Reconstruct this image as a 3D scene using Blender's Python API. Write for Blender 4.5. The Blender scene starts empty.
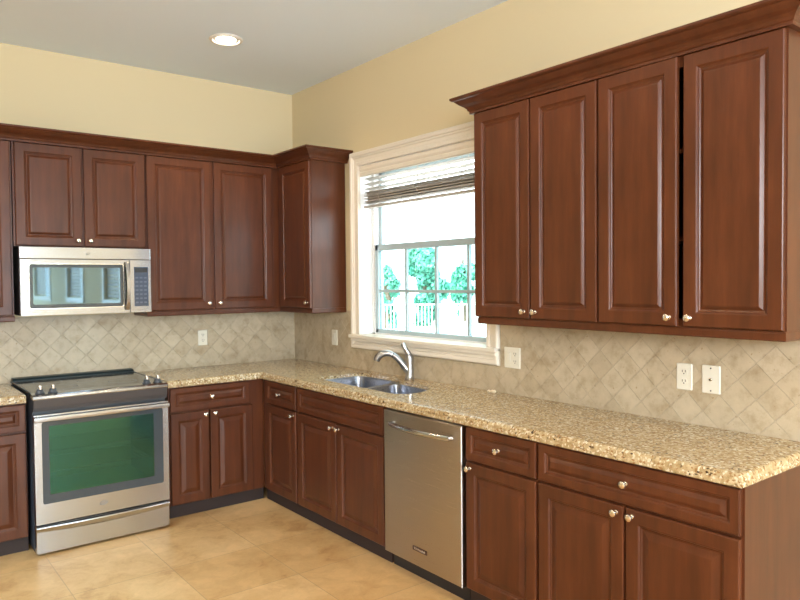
import bpy, bmesh, math, random
from mathutils import Vector, Matrix
random.seed(7)
PI = math.pi
scn = bpy.context.scene
COL = scn.collection
H = 3.096

# ------------------------------------------------------------------ camera
cd = bpy.data.cameras.new('camera'); cam = bpy.data.objects.new('camera', cd); COL.objects.link(cam)
cd.sensor_width = 36; cd.lens = 691.76 / 800 * 36; cd.clip_start = .05; cd.clip_end = 300
_f = Vector((0.61752945, 0.78607578, -0.02724422)); _r = Vector((0.7861857, -0.61792566, -0.0089403)); _u = Vector((0.02386265, 0.01589812, 0.99958883))
m = Matrix((_r, _u, -_f)).transposed().to_4x4(); m.translation = Vector((-2.8709, -5.0772, 1.5494)); cam.matrix_world = m
scn.camera = cam
# ------------------------------------------------------------------ world, sun, added fill, exposure
w = bpy.data.worlds.new('sky'); scn.world = w; w.use_nodes = True
bg = w.node_tree.nodes['Background']; bg.inputs[0].default_value = (0.80, 0.92, 1.0, 1); bg.inputs[1].default_value = 7.0
sl = bpy.data.lights.new('sun', 'SUN'); sl.energy = 14; sl.angle = .01; sl.color = (1, .96, .88)
so = bpy.data.objects.new('sun', sl); COL.objects.link(so)
so.rotation_euler = Vector((0.75, 0.35, -1.0)).to_track_quat('-Z', 'Y').to_euler()
def area(loc, target, sx, sy, power, col, spread=PI):
    l = bpy.data.lights.new('daylight_fill', 'AREA'); l.shape = 'RECTANGLE'; l.size = sx; l.size_y = sy; l.energy = power; l.color = col; l.spread = spread
    o = bpy.data.objects.new('daylight_fill', l); COL.objects.link(o); o.location = loc
    o.rotation_euler = (Vector(target) - Vector(loc)).to_track_quat('-Z', 'Y').to_euler(); return o
for gx in (-3.7, -2.35, -1.0): area((gx, -12.3, 1.5), (gx, -4, 3.6), .95, 2.7, 165, (.68, .85, 1.0))      # added unseen panels giving cool light from behind, spaced to streak the steel
area((-4.5, -2.3, 1.6), (-2.45, -1.45, -.2), 1.8, 1.4, 27, (.40, .68, 1.0), .95)       # added cool fill aimed at the left floor, no door in that wall
area((-4.5, -6.6, 2.2), (-.3, -3.6, 2.0), 3.6, 1.1, 190, (.90, .94, 1.0), 2.2)       # added fill high on the same wall, brightens the right wall cabinets
def can(loc, e):
    l = bpy.data.lights.new('can_light', 'SPOT'); l.energy = e; l.spot_size = math.radians(150); l.spot_blend = .8; l.shadow_soft_size = .07; l.color = (1.0, .76, .48)
    o = bpy.data.objects.new('can_light', l); COL.objects.link(o); o.location = loc
CANS = [(-.987, -.915), (-2.7, -.95), (-1.0, -3.0), (-2.7, -3.0), (-4.0, -3.0), (-1.0, -5.1), (-2.7, -5.1), (-4.0, -5.1), (-2.7, -8)]
for cx, cy in CANS: can((cx, cy, H - .06), 24)
scn.view_settings.view_transform = 'Standard'; scn.view_settings.look = 'None'
scn.view_settings.exposure = 0.30; scn.view_settings.gamma = 1; scn.view_settings.use_curve_mapping = False

# ------------------------------------------------------------------ materials
def mat(name, col=(.5, .5, .5), rough=.5, metal=0, **kw):
    mt = bpy.data.materials.new(name); mt.use_nodes = True
    b = mt.node_tree.nodes['Principled BSDF']
    b.inputs['Base Color'].default_value = (*col, 1); b.inputs['Roughness'].default_value = rough; b.inputs['Metallic'].default_value = metal
    for k, v in kw.items():
        b.inputs[k.replace('_', ' ')].default_value = v
    return mt
def N(mt, typ, **kw):
    n = mt.node_tree.nodes.new(typ)
    for k, v in kw.items(): setattr(n, k, v)
    return n
def L(mt, a, b): mt.node_tree.links.new(a, b)
def bsdf(mt): return mt.node_tree.nodes['Principled BSDF']
def ramp(mt, stops, fac, interp='LINEAR'):
    r = N(mt, 'ShaderNodeValToRGB'); r.color_ramp.interpolation = interp
    e = r.color_ramp.elements
    while len(e) < len(stops): e.new(.5)
    for i, (p, c) in enumerate(stops): e[i].position = p; e[i].color = (*c, 1)
    L(mt, fac, r.inputs[0]); return r
def coords(mt, scale=(1, 1, 1), kind='Object', rot=(0, 0, 0)):
    t = N(mt, 'ShaderNodeTexCoord'); mp = N(mt, 'ShaderNodeMapping')
    mp.inputs['Scale'].default_value = scale; mp.inputs['Rotation'].default_value = rot
    L(mt, t.outputs[kind], mp.inputs[0]); return mp.outputs[0]
def noise(mt, vec, scale, detail=4, rough=.55):
    n = N(mt, 'ShaderNodeTexNoise'); n.inputs['Scale'].default_value = scale; n.inputs['Detail'].default_value = detail; n.inputs['Roughness'].default_value = rough
    L(mt, vec, n.inputs['Vector']); return n
def mixc(mt, fac, a, b, blend='MIX'):
    n = N(mt, 'ShaderNodeMix', data_type='RGBA', blend_type=blend)
    for s, v in ((n.inputs[0], fac), (n.inputs[6], a), (n.inputs[7], b)):
        if isinstance(v, (int, float)): s.default_value = v
        elif isinstance(v, tuple): s.default_value = (*v, 1)
        else: L(mt, v, s)
    return n.outputs[2]
def bump(mt, h, strength, dist=.002):
    b = N(mt, 'ShaderNodeBump'); b.inputs['Strength'].default_value = strength; b.inputs['Distance'].default_value = dist
    L(mt, h, b.inputs['Height']); L(mt, b.outputs[0], bsdf(mt).inputs['Normal']); return b

def wood_mat(name, c1, c2, c3):
    W = mat(name, c1, .33, Coat_Weight=.08, Coat_Roughness=.22, Specular_IOR_Level=.32)
    v = coords(W, (9, 9, 1.1)); n1 = noise(W, v, 2.2, 6, .6)
    v2 = coords(W, (60, 60, 3)); n2 = noise(W, v2, 3, 3)
    v3 = coords(W, (1, 1, 1)); n3 = noise(W, v3, 2.5, 2)
    r = ramp(W, [(.30, c1), (.55, c2), (.75, c3)], n1.outputs[0])
    c = mixc(W, .12, r.outputs[0], n2.outputs[0], 'OVERLAY')
    r3 = ramp(W, [(.3, (.86, .86, .86)), (.7, (1.12, 1.10, 1.08))], n3.outputs[0])
    c = mixc(W, 1.0, c, r3.outputs[0], 'MULTIPLY'); L(W, c, bsdf(W).inputs['Base Color'])
    bump(W, n2.outputs[0], .06, .001); return W
WOOD = wood_mat('stained_maple', (.068, .0197, .0075), (.092, .0267, .0098), (.117, .0355, .0133))
WOODIN = mat('cabinet_interior', (.05, .02, .02), .6)
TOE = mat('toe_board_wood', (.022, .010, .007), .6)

def tint_wall(name, col):
    W = mat(name, col, .75); v = coords(W); n = noise(W, v, 60, 3); bump(W, n.outputs[0], .12, .002); return W
CREAM = tint_wall('cream_paint', (.70, .58, .36))
CEIL = tint_wall('ceiling_paint', (.82, .90, .99))  # blue tint in the colour offsets the warm light cast on the ceiling
TRIM = mat('cream_trim_paint', (.80, .73, .62), .4)
WHITE = mat('white_paint', (.82, .82, .82), .4)
KNOBM = mat('brushed_nickel', (.80, .75, .68), .22, 1)
CHROME = mat('faucet_steel', (.45, .45, .46), .28, 1)
BLACK = mat('black_plastic', (.012, .012, .014), .35)
DARK = mat('dark_grey_enamel', (.045, .05, .058), .3)
PLATE = mat('ivory_plastic', (.78, .74, .62), .35)
SLOT = mat('slot_dark', (.06, .05, .04), .6)
BADGE = mat('badge_bronze', (.055, .025, .015), .35)
PALE = mat('badge_letters', (.45, .36, .27), .4)

def steel(name, col, rough, sc):
    S = mat(name, col, rough, 1); v = coords(S, sc); n = noise(S, v, 6, 4)
    r = ramp(S, [(.3, (rough * .8,) * 3), (.7, (rough * 1.3,) * 3)], n.outputs[0]); L(S, r.outputs[0], bsdf(S).inputs['Roughness'])
    bump(S, n.outputs[0], .012, .0003)
    bsdf(S).inputs['Anisotropic'].default_value = .85; bsdf(S).inputs['Anisotropic Rotation'].default_value = .25
    tg = N(S, 'ShaderNodeTangent', direction_type='RADIAL', axis='Z'); L(S, tg.outputs[0], bsdf(S).inputs['Tangent'])
    return S
STEEL = steel('brushed_steel', (.49, .505, .53), .20, (1, 40, 160))
STEELD = steel('brushed_steel_dark', (.50, .44, .38), .33, (1, 40, 160))
SINKM = steel('sink_steel', (.33, .35, .40), .30, (30, 30, 30))

def tile_mat(name, rot):
    T = mat(name, (.7, .6, .45), .42)
    t = N(T, 'ShaderNodeTexCoord'); s = N(T, 'ShaderNodeSeparateXYZ'); L(T, t.outputs['Object'], s.inputs[0])
    c = N(T, 'ShaderNodeCombineXYZ'); L(T, s.outputs['X' if rot == 'back' else 'Y'], c.inputs[0]); L(T, s.outputs['Z'], c.inputs[1])
    mp = N(T, 'ShaderNodeMapping'); mp.inputs['Rotation'].default_value = (0, 0, PI / 4); mp.inputs['Location'].default_value = (0, -.015, 0) if rot == 'back' else (.019, -.094, 0)
    L(T, c.outputs[0], mp.inputs[0])
    b = N(T, 'ShaderNodeTexBrick', offset=0, squash=1)
    b.inputs['Scale'].default_value = 1; b.inputs['Brick Width'].default_value = .106; b.inputs['Row Height'].default_value = .106
    b.inputs['Mortar Size'].default_value = .0015; b.inputs['Mortar Smooth'].default_value = .4; b.inputs['Bias'].default_value = 0
    b.inputs['Color1'].default_value = (.45, .365, .245, 1); b.inputs['Color2'].default_value = (.525, .44, .31, 1); b.inputs['Mortar'].default_value = (.52, .44, .315, 1)
    L(T, mp.outputs[0], b.inputs['Vector'])
    n = noise(T, t.outputs['Object'], 14, 6, .65); r = ramp(T, [(.3, (.76, .70, .62)), (.5, (1, 1, 1)), (.7, (1.12, 1.12, 1.12))], n.outputs[0])
    col = mixc(T, 1.0, b.outputs['Color'], r.outputs[0], 'MULTIPLY')
    n2 = noise(T, t.outputs['Object'], 55, 3); r2 = ramp(T, [(.26, (.62, .5, .36)), (.33, (1, 1, 1))], n2.outputs[0])
    col = mixc(T, .8, col, r2.outputs[0], 'MULTIPLY'); L(T, col, bsdf(T).inputs['Base Color'])
    inv = N(T, 'ShaderNodeMath', operation='MULTIPLY_ADD'); L(T, b.outputs['Fac'], inv.inputs[0]); inv.inputs[1].default_value = -1; inv.inputs[2].default_value = 1
    ad = N(T, 'ShaderNodeMath', operation='MULTIPLY_ADD'); L(T, n.outputs[0], ad.inputs[0]); ad.inputs[1].default_value = .18; L(T, inv.outputs[0], ad.inputs[2])
    bump(T, ad.outputs[0], 1.0, .004); return T
TILE_B = tile_mat('travertine_tile_back', 'back'); TILE_R = tile_mat('travertine_tile_right', 'right')

F = mat('travertine_floor', (.6, .5, .35), .30)
t = N(F, 'ShaderNodeTexCoord'); mp = N(F, 'ShaderNodeMapping'); mp.inputs['Location'].default_value = (.06, -.12, 0); L(F, t.outputs['Object'], mp.inputs[0])
fb = N(F, 'ShaderNodeTexBrick', offset=0, squash=1)
for k, v in (('Scale', 1), ('Brick Width', .5), ('Row Height', .5), ('Mortar Size', .003), ('Mortar Smooth', .3), ('Bias', 0)): fb.inputs[k].default_value = v
fb.inputs['Color1'].default_value = (.52, .30, .115, 1); fb.inputs['Color2'].default_value = (.60, .37, .16, 1); fb.inputs['Mortar'].default_value = (.42, .26, .11, 1)
L(F, mp.outputs[0], fb.inputs['Vector'])
dn = noise(F, t.outputs['Object'], 3.0, 5, .6); dv = N(F, 'ShaderNodeVectorMath', operation='MULTIPLY_ADD'); L(F, dn.outputs['Color'], dv.inputs[0]); dv.inputs[1].default_value = (.5, .5, .5); L(F, t.outputs['Object'], dv.inputs[2])
fn = noise(F, dv.outputs[0], 3.2, 8, .66)
fr = ramp(F, [(.32, (.66, .55, .42)), (.44, (.92, .88, .82)), (.52, (1.0, 1.0, 1.0)), (.62, (1.13, 1.14, 1.16))], fn.outputs[0])
fc = mixc(F, 1.0, fb.outputs['Color'], fr.outputs[0], 'MULTIPLY'); L(F, fc, bsdf(F).inputs['Base Color'])
iv = N(F, 'ShaderNodeMath', operation='SUBTRACT'); iv.inputs[0].default_value = 1; L(F, fb.outputs['Fac'], iv.inputs[1]); bump(F, iv.outputs[0], .3, .002)

def granite():
    G = mat('granite', (.6, .5, .3), .14, Specular_IOR_Level=.6)
    v = coords(G); n1 = noise(G, v, 48, 5, .65)
    base = ramp(G, [(.30, (.30, .205, .095)), (.44, (.39, .28, .14)), (.54, (.47, .355, .195)), (.68, (.57, .47, .30))], n1.outputs[0])
    vo = N(G, 'ShaderNodeTexVoronoi', feature='F1'); vo.inputs['Scale'].default_value = 130
    n0 = noise(G, v, 30, 3); ad = N(G, 'ShaderNodeVectorMath', operation='MULTIPLY_ADD'); L(G, n0.outputs['Color'], ad.inputs[0]); ad.inputs[1].default_value = (.02, .02, .02); L(G, v, ad.inputs[2]); L(G, ad.outputs[0], vo.inputs['Vector'])
    cs = N(G, 'ShaderNodeSeparateColor'); L(G, vo.outputs['Color'], cs.inputs[0])
    dk = ramp(G, [(0, (1, 1, 1)), (.09, (1, 1, 1)), (.10, (0, 0, 0))], cs.outputs[0], 'CONSTANT')
    n3 = noise(G, v, 11, 2); cl = ramp(G, [(.42, (.15, .15, .15)), (.58, (1, 1, 1))], n3.outputs[0])
    f = mixc(G, 1.0, dk.outputs[0], cl.outputs[0], 'MULTIPLY')
    c = mixc(G, f, base.outputs[0], (.055, .032, .018))
    br = ramp(G, [(0, (1, 1, 1)), (.12, (1, 1, 1)), (.13, (0, 0, 0))], cs.outputs[1], 'CONSTANT'); c = mixc(G, br.outputs[0], c, (.30, .17, .07))
    wh = ramp(G, [(0, (1, 1, 1)), (.14, (1, 1, 1)), (.15, (0, 0, 0))], cs.outputs[2], 'CONSTANT'); c = mixc(G, wh.outputs[0], c, (.68, .60, .44))
    L(G, c, bsdf(G).inputs['Base Color']); return G
GRAN = granite()

def glass(name, col, alpha_mix, rough=.02):
    g = bpy.data.materials.new(name); g.use_nodes = True; nt = g.node_tree; nt.nodes.clear()
    o = nt.nodes.new('ShaderNodeOutputMaterial'); tr = nt.nodes.new('ShaderNodeBsdfTransparent'); tr.inputs[0].default_value = (*col, 1)
    gl = nt.nodes.new('ShaderNodeBsdfGlossy'); gl.inputs['Roughness'].default_value = rough
    mx = nt.nodes.new('ShaderNodeMixShader'); mx.inputs[0].default_value = .06; nt.links.new(tr.outputs[0], mx.inputs[1]); nt.links.new(gl.outputs[0], mx.inputs[2]); nt.links.new(mx.outputs[0], o.inputs[0]); return g
GLASS = glass('clear_glass', (.97, .99, .98), 0)
SCREEN = glass('screened_glass', (.70, .78, .77), 0)
def coated(name, tint, refl, trans, rough=.05):
    g = bpy.data.materials.new(name); g.use_nodes = True; nt = g.node_tree; nt.nodes.clear()
    o = nt.nodes.new('ShaderNodeOutputMaterial'); tr = nt.nodes.new('ShaderNodeBsdfTransparent'); tr.inputs[0].default_value = (*trans, 1)
    gl = nt.nodes.new('ShaderNodeBsdfGlossy'); gl.inputs['Roughness'].default_value = rough; gl.inputs[0].default_value = (*tint, 1)
    mx = nt.nodes.new('ShaderNodeMixShader'); mx.inputs[0].default_value = refl
    nt.links.new(tr.outputs[0], mx.inputs[1]); nt.links.new(gl.outputs[0], mx.inputs[2]); nt.links.new(mx.outputs[0], o.inputs[0]); return g
OVENGLASS = coated('coated_oven_glass', (.10, .32, .31), .45, (.78, .82, .62), .12)
MWGLASS = coated('coated_microwave_glass', (.32, .47, .56), .4, (.18, .2, .2), .03)
PANELGLASS = mat('control_panel_glass', (.035, .05, .085), .12, Specular_IOR_Level=.8)
RIMGLASS = mat('grey_printed_glass', (.045, .055, .062), .12, Specular_IOR_Level=.6)
COOKTOP = mat('black_ceramic_glass', (.015, .02, .022), .09, Specular_IOR_Level=.6)
SLAT = mat('blind_slat', (.46, .42, .38), .5)
def emit(name, col, s):
    e = bpy.data.materials.new(name); e.use_nodes = True; b = bsdf(e); b.inputs['Emission Color'].default_value = (*col, 1); b.inputs['Emission Strength'].default_value = s; b.inputs['Base Color'].default_value = (.8, .8, .8, 1); return e
LAMPW = emit('task_lamp_lens', (.85, .93, 1), 4)
LAMP = emit('lamp_lens', (1, .93, .80), 14)
LEAF = mat('leaves', (.10, .30, .12), .5, Transmission_Weight=0.0)
v = coords(LEAF); n = noise(LEAF, v, 2.5, 3); r = ramp(LEAF, [(.35, (.07, .34, .26)), (.6, (.22, .56, .42))], n.outputs[0]); L(LEAF, r.outputs[0], bsdf(LEAF).inputs['Base Color'])
BARK = mat('bark', (.14, .10, .07), .9)
PATIO = mat('pale_patio_paving', (.62, .58, .54), .8)
GRASS = mat('lawn', (.12, .22, .06), .9)

# ------------------------------------------------------------------ mesh helpers
def newbm(): return bmesh.new()
def box(bm, x0, x1, y0, y1, z0, z1, bev=0, seg=1):
    xs = sorted((x0, x1)); ys = sorted((y0, y1)); zs = sorted((z0, z1))
    vs = [bm.verts.new((x, y, z)) for x in xs for y in ys for z in zs]
    q = [(0, 1, 3, 2), (4, 6, 7, 5), (0, 4, 5, 1), (2, 3, 7, 6), (0, 2, 6, 4), (1, 5, 7, 3)]
    fs = [bm.faces.new([vs[i] for i in f]) for f in q]
    if bev:
        es = {e for f in fs for e in f.edges}
        bmesh.ops.bevel(bm, geom=list(es), offset=bev, segments=seg, profile=.6, affect='EDGES')
    return bm
def loft(bm, rings, closed=True, cap0=True, cap1=True):
    R = [[bm.verts.new(p) for p in ring] for ring in rings]
    n = len(R[0])
    for a, b in zip(R, R[1:]):
        for i in range(n if closed else n - 1):
            j = (i + 1) % n
            try: bm.faces.new((a[i], a[j], b[j], b[i]))
            except ValueError: pass
    if cap0 and closed: bm.faces.new(list(reversed(R[0])))
    if cap1 and closed: bm.faces.new(R[-1])
    return R
def rrect(cx, cy, w, h, r, n=5):
    pts = []
    for sx, sy, a0 in ((1, 1, 0), (-1, 1, 90), (-1, -1, 180), (1, -1, 270)):
        for k in range(n + 1):
            a = math.radians(a0 + 90 * k / n); pts.append((cx + sx * (w / 2 - r) + r * math.cos(a), cy + sy * (h / 2 - r) + r * math.sin(a)))
    return pts
def lathe(bm, prof, origin, axis, seg=16, cap=True):
    a = Vector(axis).normalized(); u = a.orthogonal().normalized(); v = a.cross(u); o = Vector(origin)
    rings = [[o + a * h + (u * math.cos(2 * PI * k / seg) + v * math.sin(2 * PI * k / seg)) * r for k in range(seg)] for r, h in prof]
    loft(bm, rings, True, cap, cap); return bm
def tube(bm, pts, rad, seg=10, flat=1.0):
    pts = [Vector(p) for p in pts]; rads = rad if isinstance(rad, (list, tuple)) else [rad] * len(pts)
    rings = []; prev = None
    for i, p in enumerate(pts):
        t = (pts[min(i + 1, len(pts) - 1)] - pts[max(i - 1, 0)]).normalized()
        if prev is None: u = t.orthogonal().normalized()
        else: u = (prev - t * prev.dot(t)).normalized()
        prev = u; v = t.cross(u)
        rings.append([p + (u * math.cos(2 * PI * k / seg) + v * math.sin(2 * PI * k / seg) * flat) * rads[i] for k in range(seg)])
    loft(bm, rings); return bm
def offset_poly(pts, d):
    """pts CCW (x,y); d per-edge inward distance"""
    n = len(pts); out = []
    def line(i):
        a = Vector(pts[i]); b = Vector(pts[(i + 1) % n]); t = (b - a).normalized(); nn = Vector((-t.y, t.x)); return a + nn * d[i], t
    for i in range(n):
        p, t = line((i - 1) % n); q, s = line(i)
        den = t.x * s.y - t.y * s.x
        if abs(den) < 1e-6: out.append(tuple(q)); continue
        k = ((q.x - p.x) * s.y - (q.y - p.y) * s.x) / den
        out.append((p.x + t.x * k, p.y + t.y * k))
    return out
def obj(name, bm, mt, parent=None, smooth=False, bevel=0):
    bmesh.ops.recalc_face_normals(bm, faces=bm.faces[:])
    me = bpy.data.meshes.new(name); bm.to_mesh(me); bm.free()
    for x in (mt if isinstance(mt, (list, tuple)) else [mt]): me.materials.append(x)
    o = bpy.data.objects.new(name, me); COL.objects.link(o)
    if parent: o.parent = parent
    if smooth:
        for p in me.polygons: p.use_smooth = True
        try: me.set_sharp_from_angle(angle=math.radians(35))
        except Exception: pass
    if bevel:
        md = o.modifiers.new('bevel', 'BEVEL'); md.width = bevel; md.segments = 2; md.limit_method = 'ANGLE'
    return o
def thing(name, label, cat, loc=(0, 0, 0), rz=0, group=None):
    o = bpy.data.objects.new(name, None); COL.objects.link(o); o.location = loc; o.rotation_euler = (0, 0, rz)
    o.empty_display_size = .1
    o['label'] = label; o['category'] = cat
    group = group or {'base_cabinet': 'base cabinets under the granite worktop', 'wall_cabinet': 'brown wall cabinets', 'wall_outlet': 'ivory plates on the tile backsplash', 'light_switch': 'ivory plates on the tile backsplash', 'cable_jack': 'ivory plates on the tile backsplash', 'broadleaf_tree': 'trees beyond the pool fence'}.get(name)
    if group: o['group'] = group
    return o
def tag(o, label, cat, group=None):
    o['label'] = label; o['category'] = cat
    if group: o['group'] = group
    return o
def struct(name, bm, mt, parent=None, smooth=False):
    o = obj(name, bm, mt, parent, smooth)
    if not parent: o['kind'] = 'structure'
    return o

# ------------------------------------------------------------------ room shell
XL, YB = -4.6, -12.5
struct('floor', box(newbm(), XL, 0, YB, 0, -.1, 0), F)
struct('ceiling', box(newbm(), XL, .2, YB, .2, H, H + .1), CEIL)
struct('wall_back', box(newbm(), XL, .2, 0, .2, 0, H), CREAM)
struct('wall_left', box(newbm(), XL - .2, XL, YB, .2, 0, H), CREAM)
struct('wall_front', box(newbm(), XL - .2, .2, YB - .2, YB, 0, H), CREAM)
WIN = (-.965, -2.245, 1.165, 2.38)
OPEN = [WIN, (-5.67, -6.45, 1.32, 2.1), (-7.7, -8.7, 1.32, 2.1), (-10.1, -11.5, 1.32, 2.1)]
bm = newbm(); ys = [0]
for (a, b, z0, z1) in OPEN:
    box(bm, 0, .2, ys[-1], a, 0, H); box(bm, 0, .2, a, b, 0, z0); box(bm, 0, .2, a, b, z1, H); ys.append(b)
box(bm, 0, .2, ys[-1], YB, 0, H)
struct('wall_right', bm, CREAM)

# backsplash of diagonal travertine tile (part of the walls)
bk = struct('trim_1', box(newbm(), -2.598, -.0, -.010, 0, .90, 1.335), TILE_B)
bm = newbm(); g = .105
box(bm, -.010, 0, -.010, WIN[0] + g, .90, 1.335); box(bm, -.010, 0, WIN[0] + g, WIN[1] - g, .90, WIN[2] - g); box(bm, -.010, 0, WIN[1] - g, -4.02, .90, 1.335)
struct('trim_2', bm, TILE_R)

# ------------------------------------------------------------------ sink window
def rectloop(a, b, z0, z1, d, x):
    return [(x, a + d, z0 - d), (x, b - d, z0 - d), (x, b - d, z1 + d), (x, a + d, z1 + d)]
a, b, z0, z1 = WIN
win = bpy.data.objects.new('window_1', None); COL.objects.link(win); win['kind'] = 'structure'
bm = newbm()
prof = [(0, 0), (0, -.014), (.004, -.018), (.022, -.018), (.028, -.012), (.052, -.014), (.058, -.020), (.066, -.020), (.072, -.027), (.090, -.029), (.098, -.024), (.10, -.018), (.10, 0)]
loft(bm, [rectloop(a, b, z0, z1, d, x) for d, x in prof], True, False, False)
obj('window_casing', bm, TRIM, win)
bm = newbm(); box(bm, -.050, .0, a + .096, b - .10, z0 - .024, z0, .005, 2); box(bm, 0, .10, a, b, z0 - .001, z0 + .002)
box(bm, -.036, -.0, a + .088, b - .09, z0 - .045, z0 - .024, .006, 2); obj('window_stool', bm, TRIM, win)
bm = newbm()   # white painted reveal
box(bm, .001, .2, a - .004, a + .0, z0, z1); box(bm, .001, .2, b, b + .004, z0, z1); box(bm, .001, .2, a, b, z1 - .004, z1)
obj('window_jamb', bm, WHITE, win)
bm = newbm()
fx0, fx1 = .10, .17
for (p, q, r_, s) in ((a, a - .035, z0, z1), (b, b + .02, z0, z1)): box(bm, fx0, fx1, p, q, r_, s)
box(bm, fx0, fx1, a, b, z0, z0 + .012); box(bm, fx0, fx1, a, b, z1 - .04, z1)
obj('window_frame', bm, WHITE, win)
SASH = mat('backlit_white_vinyl', (.42, .52, .56), .4)  # white vinyl darkened to blue-grey, its backlit shade put into the colour
def sash(name, x, ya, yb, za, zb, top, bot, side, muny, munz, gl):
    bm = newbm()
    box(bm, x, x + .035, ya, ya - side, za, zb, .003); box(bm, x, x + .035, yb, yb + side, za, zb, .003)
    box(bm, x, x + .035, ya, yb, za, za + bot, .003); box(bm, x, x + .035, ya, yb, zb - top, zb, .003)
    s = obj(name, bm, SASH, win)
    if muny or munz:
        mb = newbm()
        for y in muny: box(mb, x + .008, x + .028, y - .010, y + .010, za + bot, zb - top)
        for z in munz: box(mb, x + .009, x + .027, ya - side, yb + side, z - .010, z + .010)
        obj('muntin_grid', mb, SASH, s)
    pb = newbm(); box(pb, x + .015, x + .020, ya - side, yb + side, za + bot, zb - top); obj('glass_pane', pb, gl, s)
sash('lower_sash', .105, a - .035, b + .015, z0 + .010, 1.815, .045, .03, .035, [-1.345, -1.660, -1.965], [1.480], SCREEN)
sash('upper_sash', .142, a - .035, b + .015, 1.78, z1 - .02, .04, .035, .035, [], [], GLASS)

# further windows of the great room, behind the camera
for i, (a2, b2, c2, d2) in enumerate(OPEN[1:]):
    wn = bpy.data.objects.new('window_%d' % (i + 2), None); COL.objects.link(wn); wn['kind'] = 'structure'
    bm = newbm(); loft(bm, [rectloop(a2, b2, c2, d2, d, x) for d, x in ((0, 0), (0, -.02), (.08, -.02), (.08, 0))], True, False, False); obj('window_casing', bm, TRIM, wn)
    bm = newbm()
    for k in range(int((d2 - c2) / .055)):
        z = c2 + .03 + k * .055; box(bm, .03, .07, a2 - .01, b2 + .01, z, z + .042)
    obj('window_blind', bm, SLAT, wn)
    bm = newbm(); box(bm, .12, .125, a2, b2, c2, d2); obj('glass_pane', bm, GLASS, wn)

# ------------------------------------------------------------------ venetian blind
bl = thing('venetian_blind', 'raised wooden slat blind bunched at the top of the sink window', 'blind', (0, 0, z1))
bm = newbm(); zc = -z1
yA, yB = a - .006, b + .006
def prism_y(bm, prof, y0, y1):
    loft(bm, [[(x, y, z) for x, z in prof] for y in (y0, y1)])
prism_y(bm, [(.004, -.078), (-.004, -.072), (-.004, -.05), (.000, -.046), (-.008, -.030), (-.008, -.012), (-.002, -.004), (.012, -.004), (.012, -.078)], yA, yB)
obj('valance', bm, TRIM, bl)
obj('head_rail', box(newbm(), .02, .065, yA - .01, yB + .01, -.045, -.002), WHITE, bl)
zs = [-.100, -.137, -.172] + [-.196 - .0078 * k for k in range(11)]
bm = newbm()
for i, z in enumerate(zs):
    tl = random.uniform(-.004, .004) if i > 2 else -.004
    dy = random.uniform(0, .008)
    loft(bm, [[(.018, y, z - tl), (.043, y, z + .002), (.068, y, z + tl), (.068, y, z + tl + .003), (.043, y, z + .005), (.018, y, z - tl + .003)] for y in (yA - .02 - dy, yB + .01)])
obj('slats', bm, SLAT, bl)
obj('bottom_rail', box(newbm(), .018, .068, yA - .015, yB + .01, -.305, -.287, .003), SLAT, bl)
bm = newbm()
bm.free()
for y in (-1.18, -1.6, -2.02):
    bm = newbm(); tube(bm, [(.045, y, -.05), (.0165, y, -.06), (.0165, y, -.18), (.013, y + .018, -.22), (.012, y - .010, -.26), (.0165, y, -.307), (.045, y, -.307), (.0695, y, -.30), (.0695, y, -.06), (.045, y, -.05)], .002, 5)
    obj('ladder_cord', bm, SLAT, bl)
bm = newbm()
for k in range(38): bmesh.ops.create_icosphere(bm, subdivisions=1, radius=.0045, matrix=Matrix.Translation((.085, a - .055, -.30 - k * .021)))
tube(bm, [(.085, a - .055, -.04), (.085, a - .055, -1.10)], .0012, 5)
obj('bead_cord', bm, SLAT, bl)

# ------------------------------------------------------------------ cabinet parts (local: x right, front towards -y)
def door_bm(w, h, fr=.056, th=.020, raised=True, bev=.024):
    """raised panel door, local origin bottom left back, front at y=-th"""
    bm = newbm()
    def loop(i, y): return [(i, y, i), (w - i, y, i), (w - i, y, h - i), (i, y, h - i)]
    P = [(.0, 0), (.0, -th + .005), (.0015, -th + .002), (.005, -th)]
    P += [(fr - .004, -th), (fr, -th + .002), (fr + .003, -th + .0065), (fr + .007, -th + .0075), (fr + .011, -th + .0105)]
    P += [(fr + .015, -th + .0105), (fr + .015 + bev * .5, -th + .006), (fr + .015 + bev, -th + .002), (fr + .018 + bev, -th + .0015)]
    loft(bm, [loop(i, y) for i, y in P]); return bm
def drawer_bm(w, h): return door_bm(w, h, fr=.036, bev=.014)
def knob(parent, x, y, z):
    bm = newbm()
    lathe(bm, [(.0085, 0), (.0085, .002), (.005, .004), (.0045, .012), (.007, .016), (.0125, .019), (.0145, .023), (.0135, .028), (.009, .0315), (.003, .033)], (x, y, z), (0, -1, 0), 16)
    return obj('knob', bm, KNOBM, parent, True)
def door(parent, x0, x1, z0, z1, yf, knobside=None, kz=None, name='door', swing=0, th=.020):
    w, h = x1 - x0, z1 - z0
    bm = (door_bm(w, h, bev=.012) if z1 - z0 > .8 or z0 > 1.3 else door_bm(w, h)) if name == 'door' else drawer_bm(w, h)
    d = obj(name, bm, WOOD, parent); d.location = (x0, yf, z0)
    if swing: d.rotation_euler = (0, 0, math.radians(-swing))
    if knobside == 'l': knob(d, .030, -th, kz - z0)
    elif knobside == 'r': knob(d, w - .030, -th, kz - z0)
    elif knobside == 'c': knob(d, w / 2, -th, kz - z0)
    return d
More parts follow.
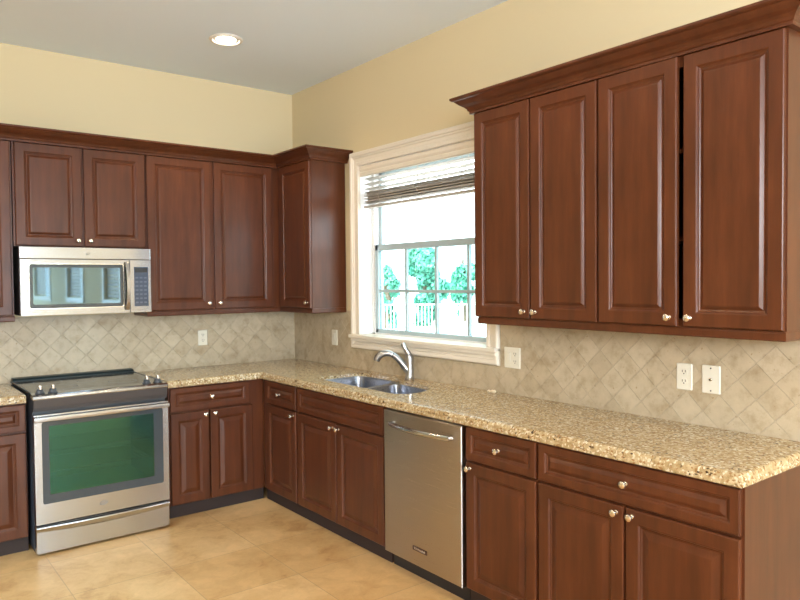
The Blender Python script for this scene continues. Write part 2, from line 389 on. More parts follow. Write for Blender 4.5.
def carcass(parent, w, dep, z0, z1, stiles, rails, top=True, shelf=(), name='body', side_to_floor=()):
    """hollow box with a face frame; back at y=-.0105, front face at y=-dep"""
    bm = newbm(); b0 = -.0105; t = .018; f = .020
    box(bm, 0, t, b0, -dep + f, z0, z1); box(bm, w - t, w, b0, -dep + f, z0, z1)
    box(bm, t, w - t, b0, b0 - .006, z0, z1)
    box(bm, t, w - t, b0 - .006, -dep + f, z0, z0 + t)
    if top: box(bm, t, w - t, b0 - .006, -dep + f, z1 - t, z1)
    for s in shelf: box(bm, t, w - t, b0 - .006, -dep + f + .01, s, s + t)
    for (p, q) in stiles: box(bm, p, q, -dep, -dep + f, z0, z1)
    st = sorted(stiles)
    for (p, q) in rails:
        for (s0, s1), (t0, t1) in zip(st, st[1:]): box(bm, s1, t0, -dep, -dep + f, p, q)
    return obj(name, bm, WOOD, parent)
BZ0, BZ1 = .085, .868
def base_cabinet(label, loc, rz, w, drawers, doors, kz=.667, filler=None, left_stile=.02, right_stile=.02, top=False, mids=()):
    t = thing('base_cabinet', label, 'cabinet', loc, rz, None)
    st = [(0, left_stile), (w - right_stile, w)] + [(m_ - .018, m_ + .018) for m_ in mids]
    carcass(t, w, .605, BZ0, BZ1, st, [(BZ0, BZ0 + .03), (.688, .712), (BZ1 - .02, BZ1)], top=top, shelf=())
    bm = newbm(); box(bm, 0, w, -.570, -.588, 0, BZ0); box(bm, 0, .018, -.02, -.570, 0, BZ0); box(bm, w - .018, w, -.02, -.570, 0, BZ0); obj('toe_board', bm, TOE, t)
    for (x0, x1, k) in drawers: door(t, x0, x1, .705, .860, -.605, k, .784, 'drawer')
    for (x0, x1, k) in doors: door(t, x0, x1, .090, .694, -.605, k, kz)
    return t
R90 = -PI / 2
# right wall: local x = y0 - y
def rb(y0, y1, label, dr, do, **k):
    return base_cabinet(label, (0, y0, 0), R90, y0 - y1, [(y0 - p, y0 - q, s) for p, q, s in dr], [(y0 - p, y0 - q, s) for p, q, s in do], **k)
rb(-.608, -1.105, 'narrow base cabinet of one drawer over one door, in the corner beside the sink cabinet', [(-.675, -1.093, 'c')], [(-.675, -1.093, 'r')], left_stile=.066)
rb(-1.105, -2.080, 'sink base cabinet with long false drawer front without knob over two doors', [(-1.117, -2.057, None)], [(-1.117, -1.576, 'r'), (-1.584, -2.057, 'l')])
rb(-2.700, -3.143, 'narrow base cabinet with one drawer and one door right of the dishwasher', [(-2.708, -3.136, 'c')], [(-2.708, -3.136, 'l')], right_stile=.022)
t = rb(-3.143, -4.004, 'widest base cabinet, one wide drawer over two doors, at the open end of the counter', [(-3.150, -4.000, 'c')], [(-3.150, -3.564, 'r'), (-3.572, -4.000, 'l')], left_stile=.022)
bm = newbm(); w_ = .861; box(bm, w_ - .0005, w_ + .0035, -.011, -.604, 0, BZ1); obj('end_panel', bm, WOOD, t)
# back wall
def lb(x0, x1, label, dr, do, **k):
    return base_cabinet(label, (x0, 0, 0), 0, x1 - x0, [(p - x0, q - x0, s) for p, q, s in dr], [(p - x0, q - x0, s) for p, q, s in do], **k)
lb(-1.290, -.606, 'base cabinet between the range and the corner, wide drawer over two narrow doors', [(-1.282, -.722, 'c')], [(-1.282, -1.018, 'r'), (-1.010, -.700, 'l')], kz=.668, right_stile=.125)
lb(-2.590, -2.117, 'base cabinet at the left edge, left of the range, cut off by the frame', [(-2.57, -2.122, 'c')], [(-2.57, -2.122, 'l')])

# wall cabinets
UD = .299
def wall_cabinet(label, loc, rz, w, z0, z1, doors, kz, mids=(), shelf=(), ls=.02, rs=.02, zd=None):
    t = thing('wall_cabinet', label, 'cabinet', loc, rz)
    st = [(0, ls), (w - rs, w)] + [(m_ - .02, m_ + .02) for m_ in mids]
    b_ = carcass(t, w, UD, z0, z1, st, [(z0, z0 + .03), (z1 - .05, z1)], True, shelf)
    for d_ in doors:
        x0, x1, k = d_[:3]; sw = d_[3] if len(d_) > 3 else 0
        door(t, x0, x1, z0 + .004, 2.418, -UD - (.001 if sw else 0), k, kz, swing=sw)
    return t
SH = (1.70, 2.05)
def rw(y0, y1, label, do, **k): return wall_cabinet(label, (0, y0, 0), R90, y0 - y1, 1.358, 2.43, [(y0 - d_[0], y0 - d_[1], *d_[2:]) for d_ in do], **k)
rw(-2.460, -3.228, 'tall double-door wall cabinet right of the window, both doors shut', [(-2.463, -2.836, 'r'), (-2.845, -3.222, 'l')], kz=1.396, mids=(.38,), shelf=SH)
rw(-3.228, -4.006, 'tall double-door wall cabinet nearest the camera, left door slightly ajar', [(-3.233, -3.606, 'r', 1.6), (-3.626, -4.001, 'l')], kz=1.396, shelf=SH)
rw(-.011, -.789, 'purplish-brown corner wall cabinet with one door, beside the left of the window', [(-.345, -.785, 'r')], kz=1.402, ls=.335, shelf=SH)
wall_cabinet('short wall cabinet with two doors directly above the microwave', (-2.110, 0, 0), 0, .797, 1.785, 2.43, [(.010, .391, 'r'), (.403, .790, 'l')], 1.825, mids=(.397,))
wall_cabinet('tall double-door wall cabinet between the microwave and the corner', (-1.311, 0, 0), 0, 1.011, 1.358, 2.43, [(.004, .459, 'r'), (.482, .946, 'l')], 1.404, mids=(.470,), rs=.065)
wall_cabinet('tall wall cabinet at the left edge of the photo, left of the microwave', (-2.600, 0, 0), 0, .484, 1.358, 2.43, [(.004, .474, 'l')], 1.404)

# crown mouldings, swept with mitres
def sweep(path, prof, extra=0):
    """path: open list of (x,y); profile (d,z), d = outward to the right of travel"""
    rings = []; n = len(path)
    for d, z in prof:
        pass
    for i, p in enumerate(path):
        p = Vector(p)
        def nrm(q0, q1): t = (Vector(q1) - Vector(q0)).normalized(); return Vector((t.y, -t.x))
        if i == 0: m_ = nrm(path[0], path[1])
        elif i == n - 1: m_ = nrm(path[-2], path[-1])
        else:
            a_ = nrm(path[i - 1], path[i]); b_ = nrm(path[i], path[i + 1]); m_ = (a_ + b_) / (1 + a_.dot(b_))
        rings.append([(p.x + m_.x * d, p.y + m_.y * d, z) for d, z in prof])
    bm = newbm(); loft(bm, rings); return bm
CP = [(.001, 2.4305), (.001, 2.420), (.024, 2.420), (.024, 2.432), (.030, 2.436), (.034, 2.446), (.044, 2.456), (.060, 2.466), (.074, 2.478), (.082, 2.486), (.090, 2.488), (.098, 2.494), (.098, 2.504), (.0, 2.504), (-.02, 2.504), (-.02, 2.4305)]
# travel so that outward is to the right: left run goes from corner cabinet end towards far left
tag(obj('crown_moulding', sweep([(-.001, -.789), (-UD, -.789), (-UD, -UD), (-2.60, -UD)][::-1], [(d, z) for d, z in CP]), WOOD), 'brown crown moulding along the tops of the cabinets over the range and corner', 'moulding')
tag(obj('crown_moulding', sweep([(-.001, -2.460), (-UD, -2.460), (-UD, -4.006), (-.001, -4.006)], [(d, z) for d, z in CP]), WOOD), 'brown crown moulding atop the large cabinets right of the window', 'moulding')
LR = [(-.002, 1.3575), (.004, 1.3575), (.006, 1.350), (.006, 1.328), (.002, 1.3225), (-.016, 1.3225), (-.016, 1.3575)]
tag(obj('light_rail', sweep([(-1.309, -.02), (-1.309, -UD), (-UD, -UD), (-UD, -.789 + .004), (-.011, -.789 + .004)], LR), WOOD), 'thin brown light rail under the cabinets between microwave and window', 'rail')
tag(obj('light_rail', sweep([(-.011, -2.478), (-UD, -2.478), (-UD, -4.000), (-.011, -4.000)], LR), WOOD), 'thin brown light rail under the large cabinets right of the window', 'rail')
tag(obj('light_rail', sweep([(-2.595, -UD), (-2.118, -UD), (-2.118, -.012)], LR), WOOD), 'short brown light rail under the cabinet at the left edge', 'rail')

# ------------------------------------------------------------------ granite worktops
ZT = .9135
def slab(pts, edge, hole=None, name='granite_worktop', label=''):
    """pts CCW; edge[i] True where the edge is profiled"""
    bm = newbm()
    prof = [(.004, ZT - .045), (.0, ZT - .041), (.0, ZT - .030), (.002, ZT - .026), (.006, ZT - .0245), (.006, ZT - .016), (.0075, ZT - .009), (.011, ZT - .004), (.016, ZT - .001), (.020, ZT)]
    rings = []
    for d, z in prof: rings.append([(x, y, z) for x, y in offset_poly(pts, [d if e else 0 for e in edge])])
    if hole:
        for d, z in ((.045, ZT - .045), (.045, ZT - .021)): rings.insert(0, [(x, y, z) for x, y in offset_poly(pts, [d if e else .02 for e in edge])])
    R = loft(bm, rings, True, False, False)
    for ring, z, last in ((R[-1], ZT, True), (R[0], ZT - .021 if hole else ZT - .045, False)):
        es = [bm.edges.get((ring[i], ring[(i + 1) % len(ring)])) for i in range(len(ring))]
        if hole:
            hv = [bm.verts.new((x, y, z)) for x, y in hole]; es += [bm.edges.new((hv[i], hv[(i + 1) % len(hv)])) for i in range(len(hv))]
            if last: H1 = hv
            else: H0 = hv
        bmesh.ops.triangle_fill(bm, use_beauty=True, edges=es)
    if hole:
        n_ = len(H1)
        for i in range(n_): bm.faces.new((H1[i], H1[(i + 1) % n_], H0[(i + 1) % n_], H0[i]))
    return obj(name, bm, GRAN)
D = .640
def smooth_poly(ctrl, n=6):
    """rounded polygon: ctrl = (x,y,r)"""
    out = []; m_ = len(ctrl)
    for i in range(m_):
        x, y, r = ctrl[i]; p = Vector((x, y)); a_ = Vector(ctrl[i - 1][:2]); b_ = Vector(ctrl[(i + 1) % m_][:2])
        ta = (a_ - p).normalized(); tb = (b_ - p).normalized()
        s0 = p + ta * r; s1 = p + tb * r
        for k in range(n + 1):
            u = k / n; q = s0 * (1 - u) ** 2 + p * 2 * u * (1 - u) + s1 * u * u; out.append((q.x, q.y))
    return out
SINKC = [(-.500, -1.120, .09), (-.500, -2.040, .10), (-.300, -2.065, .12), (-.175, -1.93, .11), (-.155, -1.60, .05), (-.110, -1.54, .04), (-.110, -1.120, .09)]
hole = smooth_poly(SINKC)
cpts = [(-.011, -.011), (-1.300, -.011), (-1.300, -D), (-D, -D), (-D, -4.016), (-.011, -4.016)]
o = slab(cpts, [False, False, True, True, True, False], hole)
tag(o, 'L-shaped speckled yellow-beige granite worktop around the sink and corner', 'countertop')
o = slab([(-2.120, -.011), (-2.60, -.011), (-2.60, -D), (-2.120, -D)], [False, False, True, False])
tag(o, 'short speckled granite worktop left of the range at the left edge', 'countertop')

# ------------------------------------------------------------------ sink
sk = thing('kitchen_sink', 'undermount stainless steel double bowl sink set in the granite', 'sink', (-.32, -1.58, ZT - .0215))
def loc_pts(pts, dz): return [(x + .32, y + 1.58, dz) for x, y in pts]
LBW = smooth_poly([(-.492, -1.128, .09), (-.492, -1.610, .07), (-.118, -1.535, .06), (-.118, -1.128, .09)])
RBW = smooth_poly([(-.492, -1.645, .07), (-.492, -2.032, .09), (-.305, -2.055, .11), (-.183, -1.925, .10), (-.163, -1.590, .06)])
def shrink(pts, d):
    cx = sum(p[0] for p in pts) / len(pts); cy = sum(p[1] for p in pts) / len(pts)
    return [(cx + (x - cx) * (1 - d), cy + (y - cy) * (1 - d)) for x, y in pts]
bm = newbm()
outer = shrink(smooth_poly([(x, y, r) for x, y, r in SINKC]), -.03)
ov = [bm.verts.new(p) for p in loc_pts(outer, 0)]; es = [bm.edges.new((ov[i], ov[(i + 1) % len(ov)])) for i in range(len(ov))]
for B in (LBW, RBW):
    vv = [bm.verts.new(p) for p in loc_pts(B, 0)]; es += [bm.edges.new((vv[i], vv[(i + 1) % len(vv)])) for i in range(len(vv))]
bmesh.ops.triangle_fill(bm, use_beauty=True, edges=es)
obj('rim', bm, SINKM, sk)
for B, dep in ((LBW, .20), (RBW, .17)):
    bm = newbm()
    loft(bm, [loc_pts(shrink(B, s), z) for s, z in ((0, 0), (.015, -.012), (.03, -.06), (.05, -dep + .03), (.09, -dep + .008), (.16, -dep), (.9, -dep - .004))], True, False, True)
    bs = obj('basin', bm, SINKM, sk, True)
    cx = sum(p[0] for p in B) / len(B) + .32; cy = sum(p[1] for p in B) / len(B) + 1.58
    bm = newbm(); lathe(bm, [(.052, 0), (.052, .004), (.044, .006), (.040, .002), (.012, .001), (.010, .006), (.002, .007)], (cx, cy, -dep - .002), (0, 0, 1), 24); obj('drain', bm, CHROME, bs, True)

# ------------------------------------------------------------------ faucet
fx, fy = -.070, -1.605
fa = thing('kitchen_faucet', 'brushed steel single-lever pull-out faucet behind the sink', 'faucet', (fx, fy, ZT))
bm = newbm(); lathe(bm, [(.032, 0), (.033, .004), (.030, .010), (.0275, .014), (.026, .03), (.026, .12), (.0265, .135), (.026, .15), (.020, .163), (.008, .168)], (0, 0, 0), (0, 0, 1), 24); obj('body', bm, CHROME, fa, True)
# spout leaves the body low and arches over the bowl, towards the room and the corner
dr = Vector((-.62, .60, 0)).normalized()
def sp(u, z): return tuple(dr * u * .84 + Vector((0, 0, z)))
P0 = [sp(.0, .045), sp(.035, .082), sp(.068, .118), sp(.098, .143), sp(.125, .158)]
obj('spout', tube(newbm(), P0, [.024, .025, .022, .019, .0175], 14), CHROME, fa, True)
bm = newbm(); tube(bm, [sp(.123, .157), sp(.128, .159)], .0180, 14); obj('spout_ring', bm, BLACK, fa, True)
P1 = [sp(.127, .1585), sp(.155, .166), sp(.19, .166), (sp(.225, .155)), sp(.250, .137), sp(.262, .118)]
P1 = [sp(.127, .1585), sp(.155, .168), sp(.19, .169), sp(.222, .160), sp(.245, .143), sp(.256, .122)]
obj('spray_head', tube(newbm(), P1, [.0175, .019, .021, .0225, .023, .022], 14), CHROME, fa, True)
bm = newbm(); tube(bm, [sp(0, .150), sp(.012, .172), sp(.032, .200), sp(.048, .226), sp(.054, .236)], [.017, .0145, .0115, .0105, .008], 12, 1.3); obj('lever_handle', bm, CHROME, fa, True)

# small scrap on the worktop
bm = newbm()
for (dx, dy, s) in ((0, 0, .010), (.004, -.022, .011), (.0, -.038, .013), (.008, -.030, .010)):
    bmesh.ops.create_icosphere(bm, subdivisions=2, radius=s, matrix=Matrix.Translation((dx, dy, s * .75)) @ Matrix.Diagonal((1, 1.2, .75, 1)))
for v_ in bm.verts: v_.co += Vector([random.uniform(-.0012, .0012) for _ in range(3)])
o = obj('paper_scrap', bm, mat('pale_paper', (.85, .74, .55), .8)); o.location = (-.06, -2.31, ZT)
tag(o, 'small crumpled cream scrap lying on the granite under the window', 'scrap')

# ------------------------------------------------------------------ outlets and switches
def plate(bm, w, h): 
    loft(bm, [[(x, y, z) for x, z in rrect(0, 0, w - 2 * i, h - 2 * i, .004, 3)] for i, y in ((0, 0), (0, -.004), (.002, -.006), (.004, -.0065))])
def outlet(label, loc, rz, kind, w=.072, h=.116):
    t = thing({'duplex': 'wall_outlet', 'switch': 'light_switch', 'jack': 'cable_jack', 'combo': 'wall_outlet'}[kind], label, {'duplex': 'outlet', 'switch': 'switch', 'jack': 'wall plate', 'combo': 'outlet'}[kind], loc, rz)
    bm = newbm(); plate(bm, w, h); obj('cover_plate', bm, PLATE, t)
    def sock(cx):
        for cz in (-.021, .021):
            bm = newbm(); loft(bm, [[(cx + x * s, y, cz + z * s) for x, z in rrect(0, 0, .034, .030, .013, 5)] for s, y in ((1, -.006), (1, -.008), (.94, -.0085))]); so_ = obj('socket', bm, PLATE, t)
            bm = newbm()
            box(bm, cx - .0085, cx - .0055, -.0088, -.0080, cz - .001, cz + .009); box(bm, cx + .0055, cx + .0085, -.0088, -.0080, cz - .001, cz + .009)
            lathe(bm, [(.003, 0), (.003, .0008)], (cx, -.0080, cz - .007), (0, -1, 0), 10); obj('slot', bm, SLOT, so_)
    def rocker(cx):
        bm = newbm(); box(bm, cx - .016, cx + .016, -.006, -.0085, -.033, .033, .001)
        for s in (0,): loft(bm, [[(cx - .013, -.008, -.030), (cx + .013, -.008, -.030), (cx + .013, -.008, .030), (cx - .013, -.008, .030)], [(cx - .013, -.0085, -.029), (cx + .013, -.0085, -.029), (cx + .013, -.013, .029), (cx - .013, -.013, .029)]])
        obj('rocker', bm, PLATE, t)
    def screws(zs_, r=.003):
        for x_, z_ in zs_:
            bm = newbm(); lathe(bm, [(r, 0), (r, .0012), (r * .4, .0016)], (x_, -.0064, z_), (0, -1, 0), 10); obj('screw', bm, SLOT, t)
    if kind == 'duplex': sock(0)
    if kind == 'switch': rocker(0)
    if kind == 'combo': rocker(-.024); sock(.024)
    if kind == 'jack':
        bm = newbm(); lathe(bm, [(.007, 0), (.007, .004), (.0045, .004), (.0045, .010), (.001, .010)], (0, -.006, 0), (0, -1, 0), 12); obj('socket', bm, KNOBM, t, True)
        bm = newbm(); lathe(bm, [(.004, 0), (.004, .001)], (0, -.0158, 0), (0, -1, 0), 10); obj('pin', bm, SLOT, t)
        screws([(0, .048), (0, -.048)], .0035)
    return t
outlet('ivory wall outlet on the diagonal tile between the microwave and the corner', (-.806, -.010, 1.133), 0, 'duplex')
outlet('ivory rocker switch on the tile below the corner cabinet, left of the window', (-.010, -.628, 1.125), R90, 'switch')
outlet('wide ivory double plate on the tile just right of the window sill', (-.010, -2.445, 1.118), R90, 'combo', .118, .116)
outlet('ivory duplex wall outlet beside the cable plate under the right cabinets', (-.010, -3.462, 1.118), R90, 'duplex')
outlet('ivory cable plate with a central jack and two screws, right of the duplex outlet', (-.010, -3.583, 1.118), R90, 'jack', .080, .120)

# ------------------------------------------------------------------ dishwasher
DWL, DWR = -2.090, -2.698
dw = thing('dishwasher', 'stainless steel dishwasher with bowed bar handle, between the sink cabinet and a narrow cabinet', 'dishwasher', (0, DWL, 0), R90)
W = DWL - DWR
obj('tub', box(newbm(), .01, W - .008, -.03, -.595, .10, .862), BLACK, dw)
bm = newbm(); loft(bm, [[(x, y, z) for x, z in ((i, .088 + i), (W - i, .088 + i), (W - i, .860 - i), (i, .860 - i))] for i, y in ((0, -.597), (0, -.638), (.002, -.642), (.005, -.6435))])
DWM = STEELD
obj('door', bm, DWM, dw)
bm = newbm()
n_ = 14; pts = [(.085 + (W - .15) * k / n_, -.6445 - .050 * math.sin(PI * (.06 + .88 * k / n_)) ** .6, .795) for k in range(n_ + 1)]
pts = [(.085, -.642, .795)] + pts + [(W - .065, -.642, .795)]
tube(bm, pts, [.012] + [.0135] * (n_ + 1) + [.012], 12, 1.0); obj('handle', bm, STEEL, dw, True)
obj('toe_panel', box(newbm(), .004, W - .004, -.56, -.585, 0, .088), BLACK, dw)
bg_ = obj('badge', box(newbm(), .242, .355, -.6435, -.6465, .166, .188, .001), BADGE, dw)
tc = bpy.data.curves.new('lettering', 'FONT'); tc.body = 'KitchenAid'; tc.size = .0185; tc.extrude = .0004; tc.align_x = 'CENTER'; tc.align_y = 'CENTER'; 
tmp = bpy.data.objects.new('lettering_source', tc); me_ = bpy.data.meshes.new_from_object(tmp); me_.materials.clear(); me_.materials.append(PALE); bpy.data.objects.remove(tmp)
to = bpy.data.objects.new('lettering', me_); COL.objects.link(to); to.parent = bg_; to.location = (.2985, -.6469, .177); to.rotation_euler = (PI / 2, 0, 0)

# ------------------------------------------------------------------ range
RL, RR = -2.104, -1.340
rg = thing('kitchen_range', 'slide-in stainless steel electric range with black glass cooktop and green-tinted oven window', 'range', (RL, 0, 0))
W = RR - RL; YF = -.750
bm = newbm()
box(bm, .004, .020, -.03, -.700, .02, .905); box(bm, W - .020, W - .004, -.03, -.700, .02, .905); box(bm, .02, W - .02, -.03, -.045, .02, .905)
box(bm, .02, W - .02, -.045, -.700, .895, .905); box(bm, .02, W - .02, -.045, -.700, .02, .030); box(bm, .02, W - .02, -.685, -.700, .03, .300); box(bm, .02, W - .02, -.685, -.700, .770, .895)
obj('body', bm, DARK, rg)
OX0, OX1, OZ0, OZ1 = .075, W - .085, .315, .760
bm = newbm(); t_ = .004
box(bm, OX0 - t_, OX0, -.25, -.700, OZ0, OZ1); box(bm, OX1, OX1 + t_, -.25, -.700, OZ0, OZ1); box(bm, OX0, OX1, -.25, -.700, OZ0 - t_, OZ0); box(bm, OX0, OX1, -.25, -.700, OZ1, OZ1 + t_); box(bm, OX0, OX1, -.246, -.25, OZ0, OZ1)
obj('oven_liner', bm, mat('oven_enamel', (.17, .17, .11), .35), rg)
for z_ in (.46, .58):
    bm = newbm()
    for y_ in (-.27, -.68): tube(bm, [(OX0 + .002, y_, z_), (OX1 - .002, y_, z_)], .0035, 6)
    for k in range(22): x_ = OX0 + .02 + k * (OX1 - OX0 - .04) / 21; tube(bm, [(x_, -.27, z_ + .002), (x_, -.68, z_ + .002)], .0018, 5)
    obj('oven_rack', bm, KNOBM, rg)
obj('cooktop', box(newbm(), 0, W, -.030, -.668, .9145, .926, .003), COOKTOP, rg)
bm = newbm(); loft(bm, [[(x, y, z) for y, z in ((-.020, .915), (-.020, .942), (-.026, .948), (-.070, .944), (-.085, .932), (-.088, .915))] for x in (.004, W - .004)]); obj('rear_vent', bm, mat('black_teal_trim', (.008, .02, .024), .3), rg)
for x0_ in ((0, .006), (W - .006, W)): obj('side_trim', box(newbm(), x0_[0], x0_[1], -.03, -.668, .9145, .9285), DARK, rg)
bm = newbm(); RG = [(.18, .20, .085), (.18, .48, .11), (.56, .20, .11), (.56, .48, .085), (.375, .34, .05)]
for (px_, py_, rr) in RG:
    n_ = 32; loft(bm, [[(px_ + q * math.cos(2 * PI * k / n_), -.02 - py_ + q * math.sin(2 * PI * k / n_), .9263) for k in range(n_)] for q in (rr, rr - .003)], True, False, False)
obj('burner_ring', bm, mat('burner_print', (.16, .17, .17), .3), rg)
bm = newbm()
loft(bm, [[(x, y, z) for y, z in ((-.668, .906), (-.668, .9265), (-.735, .922), (-.752, .914), (-.756, .902), (-.752, .896), (-.70, .893))] for x in (0, W)]); obj('front_trim', bm, STEEL, rg)
bm = newbm()
loft(bm, [[(x, y, z) for y, z in ((-.69, .896), (-.750, .896), (-.742, .850), (-.732, .826), (-.690, .822))] for x in (.004, W - .004)]); obj('control_panel', bm, mat('satin_dark_steel', (.10, .095, .10), .35, .6), rg)
for kx in (.045, .112, .648, .716):
    bm = newbm(); lathe(bm, [(.026, 0), (.026, .004), (.021, .006), (.018, .022), (.015, .025), (.004, .026)], (kx, -.700, .925), (0, -.03, 1), 20)
    kb = obj('burner_knob', bm, DARK, rg, True)
    bm = newbm(); box(bm, kx - .006, kx + .006, -.722, -.682, .948, .972, .003, 2); obj('grip', bm, KNOBM, kb)
# oven door : steel frame with window hole
def framed(bm, x0, x1, z0, z1, wx0, wx1, wz0, wz1, yb, yf, r):
    outer = [(x0, z0), (x1, z0), (x1, z1), (x0, z1)]
    inner = rrect((wx0 + wx1) / 2, (wz0 + wz1) / 2, wx1 - wx0, wz1 - wz0, r, 5)
    rings = {}
    for y in (yf, yb):
        ov = [bm.verts.new((x, y, z)) for x, z in outer]; iv_ = [bm.verts.new((x, y, z)) for x, z in inner]
        es = [bm.edges.new((q[i], q[(i + 1) % len(q)])) for q in (ov, iv_) for i in range(len(q))]
        bmesh.ops.triangle_fill(bm, use_beauty=True, edges=es); rings[y] = (ov, iv_)
    for q in (0, 1):
        A, B = rings[yf][q], rings[yb][q]
        for i in range(len(A)): bm.faces.new((A[i], A[(i + 1) % len(A)], B[(i + 1) % len(B)], B[i]))
bm = newbm(); framed(bm, .002, W - .002, .182, .808, .040, W - .036, .296, .765, -.712, YF, .012)
dr_ = obj('oven_door', bm, STEEL, rg)
bm = newbm(); framed(bm, .040, W - .036, .296, .765, .078, W - .092, .346, .740, -.744, -.7475, .008); obj('window_border', bm, RIMGLASS, dr_)
bm = newbm(); box(bm, .078, W - .092, -.7455, -.7475, .346, .740); obj('oven_window', bm, OVENGLASS, dr_)
bm = newbm(); loft(bm, [[(x, y, z) for y, z in ((-.748, .768), (-.768, .768), (-.774, .772), (-.776, .784), (-.774, .796), (-.768, .800), (-.748, .801))] for x in (.000, W)]); obj('door_handle', bm, STEEL, dr_, True)
def swirl(parent, cx, y, cz, s, name='emblem'):
    bm = newbm(); pts = []
    for k in range(22):
        a_ = PI * .3 + k / 21 * 2 * PI * .9; pts.append((cx + s * 1.5 * math.cos(a_) * (1 - k * .012), y, cz + s * .62 * math.sin(a_) + s * .25 * math.cos(a_)))
    tube(bm, pts, [s * .05 + s * .10 * math.sin(PI * k / 21) for k in range(22)], 6)
    tube(bm, [(cx - s * .8, y, cz - s * .1), (cx - s * .4, y, cz - s * .25), (cx, y, cz + s * .1), (cx + s * .4, y, cz - s * .12), (cx + s * .9, y, cz + s * .3)], s * .07, 6)
    return obj(name, bm, mat('emblem_grey', (.22, .22, .22), .4, .5), parent)
swirl(dr_, .370, YF - .0005, .243, .017)
bm = newbm(); n_ = 12
dz = obj('storage_drawer', box(newbm(), .002, W - .002, -.70, YF + .004, .013, .172, .003), STEEL, rg)
rings = []
for k in range(n_ + 1):
    u = k / n_; x = .004 + (W - .008) * u; s_ = math.sin(PI * u); zt_ = .170; dip = .030 + .016 * s_; pr = .006 + .018 * s_
    rings.append([(x, YF + .004, zt_), (x, YF - pr, zt_ - .002), (x, YF - pr - .002, zt_ - .008), (x, YF - pr * .5, zt_ - dip * .7), (x, YF + .002, zt_ - dip)])
loft(bm, rings); obj('drawer_pull', bm, STEEL, dz, True)
obj('base_plinth', box(newbm(), .01, W - .01, -.05, -.69, 0, .02), BLACK, rg)

# ------------------------------------------------------------------ microwave
ML, MR = -2.101, -1.328
mw = thing('microwave_oven', 'stainless steel over-the-range microwave under the short wall cabinet', 'microwave', (ML, 0, 1.36))
W = MR - ML; YM = -.430
obj('body', box(newbm(), .003, W - .003, -.013, -.395, .002, .416), BLACK, mw)
obj('vent_strip', box(newbm(), 0, W, -.395, YM, .346, .418, .003, 2), STEEL, mw)
bm = newbm(); framed(bm, 0, .636, .0, .342, .050, .594, .045, .310, -.396, YM, .010)
md = obj('door', bm, STEEL, mw)
bm = newbm()
loft(bm, [[(x, y, z) for x, z in rrect(.322, .1775, .544 + 2 * i, .265 + 2 * i, .012, 5)] for i, y in ((.008, YM - .0002), (.007, YM - .003), (.002, YM - .003), (0, YM - .0))], True, False, False); obj('window_bezel', bm, KNOBM, md)
bm = newbm(); framed(bm, .051, .593, .046, .309, .068, .576, .066, .292, YM + .003, YM + .001, .008); obj('window_border', bm, RIMGLASS, md)
obj('door_window', box(newbm(), .068, .576, YM + .001, YM + .003, .066, .292), MWGLASS, md)
obj('window_screen', box(newbm(), .055, .589, YM + .012, YM + .014, .05, .305), mat('mw_cavity', (.05, .055, .055), .5), md)
bm = newbm(); n_ = 12
rings = []
for k in range(n_ + 1):
    u = k / n_; z = .018 + .31 * u; p_ = .012 + .030 * math.sin(PI * u) ** .7; hw = .015
    rings.append([(.617 - hw, YM - p_ + .010, z), (.617 - hw * .7, YM - p_ - .002, z), (.617 + hw * .7, YM - p_ - .002, z), (.617 + hw, YM - p_ + .010, z)])
loft(bm, rings)
for z in (.026, .320): box(bm, .609, .625, YM - .012, YM, z - .008, z + .008)
obj('door_handle', bm, STEEL, md, True)
bm = newbm(); framed(bm, .640, W, .0, .342, .664, .756, .040, .298, -.396, YM, .008); cp = obj('control_panel', bm, STEEL, mw)
obj('keypad', box(newbm(), .664, .756, YM + .004, YM - .0005, .040, .298), PANELGLASS, cp)
obj('display', box(newbm(), .670, .750, YM - .0005, YM - .0012, .262, .290), BLACK, cp)
bm = newbm()
for r_ in range(7):
    for c_ in range(3): box(bm, .673 + c_ * .027, .673 + c_ * .027 + .018, YM - .0005, YM - .0010, .060 + r_ * .027, .060 + r_ * .027 + .010)
obj('keys', bm, mat('key_print', (.06, .085, .14), .4), cp)
swirl(mw, .385, YM - .0005, .380, .010)

obj('task_lamp', box(newbm(), .30, .47, -.300, -.350, -.001, .003), LAMPW, mw)
ll = bpy.data.lights.new('task_lamp_light', 'AREA'); ll.shape = 'RECTANGLE'; ll.size = .16; ll.size_y = .05; ll.energy = 0.5; ll.color = (.58, .80, 1.0)
lo = bpy.data.objects.new('task_lamp_light', ll); COL.objects.link(lo); lo.location = (ML + .385, -.325, 1.356)
# ------------------------------------------------------------------ recessed ceiling light
cl = thing('recessed_ceiling_light', 'round white recessed ceiling light, switched on, in the kitchen ceiling', 'ceiling light', (CANS[0][0], CANS[0][1], H))
bm = newbm(); lathe(bm, [(.104, -.0005), (.106, -.004), (.100, -.010), (.086, -.012), (.080, -.004), (.078, -.001)], (0, 0, 0), (0, 0, 1), 40, False); obj('trim_ring', bm, mat('lamp_trim_white', (.85, .80, .72), .4), cl, True)
bm = newbm(); lathe(bm, [(.079, -.003), (.074, -.0035), (.074, -.002), (.001, -.0015)], (0, 0, 0), (0, 0, 1), 32); obj('reflector', bm, mat('lamp_baffle', (.55, .50, .42), .5), cl, True)
bm = newbm(); lathe(bm, [(.060, -.004), (.058, -.010), (.045, -.018), (.020, -.023), (.002, -.024)], (0, 0, 0), (0, 0, 1), 32); obj('bulb', bm, LAMP, cl, True)

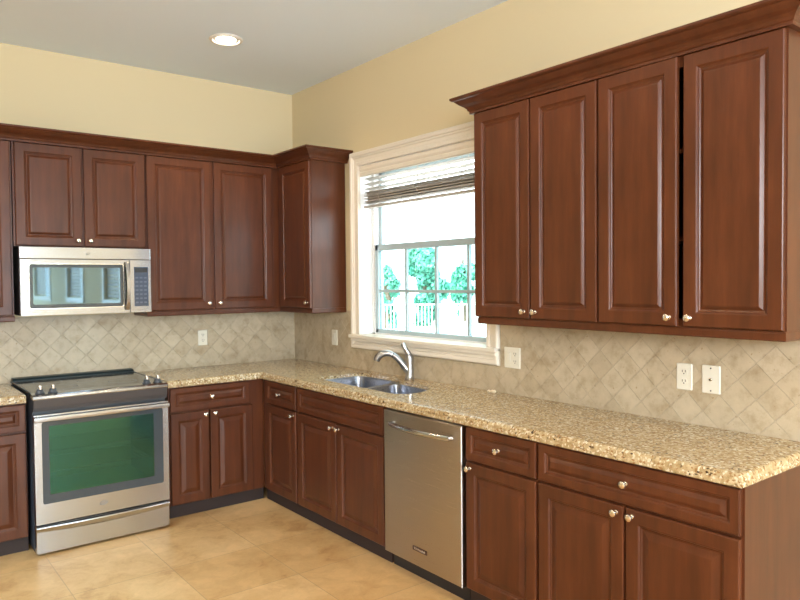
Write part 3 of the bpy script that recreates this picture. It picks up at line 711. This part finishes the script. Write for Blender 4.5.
# ------------------------------------------------------------------ outdoors
struct('ground', box(newbm(), .2, 70, -20, 60, -.25, -.12), PATIO)
fd = Vector((.652, .759, 0)); fp = Vector((.759, -.652, 0)); fc_ = Vector((-2.8709, -5.0772, 0)) + fd * 22
fe = thing('pool_fence', 'white picket railing beyond the patio, seen through the sink window', 'fence', (fc_.x, fc_.y, -.12), math.atan2(fp.y, fp.x))
WF = mat('white_aluminium', (.85, .85, .85), .4)
bm = newbm(); box(bm, -7, 7, -.02, .02, .90, .94); obj('top_rail', bm, WF, fe)
bm = newbm(); box(bm, -7, 7, -.02, .02, .10, .14); obj('bottom_rail', bm, WF, fe)
bm = newbm()
for k in range(127): box(bm, -7 + k * .11, -7 + k * .11 + .025, -.012, .012, .14, .90)
o = obj('pickets', bm, WF, fe); o['kind'] = 'stuff'
for k in range(8): obj('post', box(newbm(), -7 + k * 2 - .03, -7 + k * 2 + .03, -.03, .03, 0, 1.0), WF, fe)
def tree(name, label, u, dist, h, r, nl, seed, low=.15):
    rnd = random.Random(seed); base = Vector((-2.8709, -5.0772, 0)) + fd * dist + fp * u
    t = thing(name, label, 'tree', (base.x, base.y, -.12))
    bm = newbm(); tube(bm, [(0, 0, 0), (.05, .03, h * .35), (-.05, .02, h * .65), (0, 0, h * .85)], [.16, .13, .09, .04], 9)
    for k in range(6):
        a_ = k * 1.05; tube(bm, [(0, 0, h * (.3 + .07 * k)), (math.cos(a_) * r * .5, math.sin(a_) * r * .5, h * (.42 + .08 * k))], [.06, .02], 6)
    obj('trunk', bm, BARK, t)
    bm = newbm(); lobes = [(Vector((rnd.uniform(-.6, .6) * r, rnd.uniform(-.6, .6) * r, h * rnd.uniform(low + .1, .88))), r * rnd.uniform(.35, .6)) for _ in range(14)]
    for k in range(nl):
        c, rr = lobes[rnd.randrange(14)]; d_ = Vector((rnd.gauss(0, 1), rnd.gauss(0, 1), rnd.gauss(0, 1))).normalized()
        p = c + d_ * rr * rnd.uniform(.6, 1.05); s = rnd.uniform(.08, .17)
        if p.z < .05: continue
        n1_ = Vector((rnd.gauss(0, 1), rnd.gauss(0, 1), rnd.gauss(0, 1))).normalized(); n2_ = n1_.orthogonal().normalized(); n3_ = n1_.cross(n2_)
        bm.faces.new([bm.verts.new(p + n2_ * s), bm.verts.new(p + n3_ * s * .5), bm.verts.new(p - n2_ * s), bm.verts.new(p - n3_ * s * .5)])
    obj('foliage', bm, LEAF, t)
tree('broadleaf_tree', 'dense green tree beyond the fence in the middle panes of the window', -.15, 26, 3.2, .74, 7500, 1, -.05)
tree('broadleaf_tree', 'loose green tree beyond the fence in the right panes, beside the cabinet edge', 1.35, 28.4, 3.0, .60, 3500, 2, -.05)
tree('shrub', 'low green shrub beyond the fence at the left of the window view', -1.5, 24.5, 2.3, .42, 1500, 3, -.05)
tree('broadleaf_tree', 'green tree beyond the fence hidden mostly behind the tall wall cabinets', 4.6, 27, 4.6, 1.0, 4000, 4)
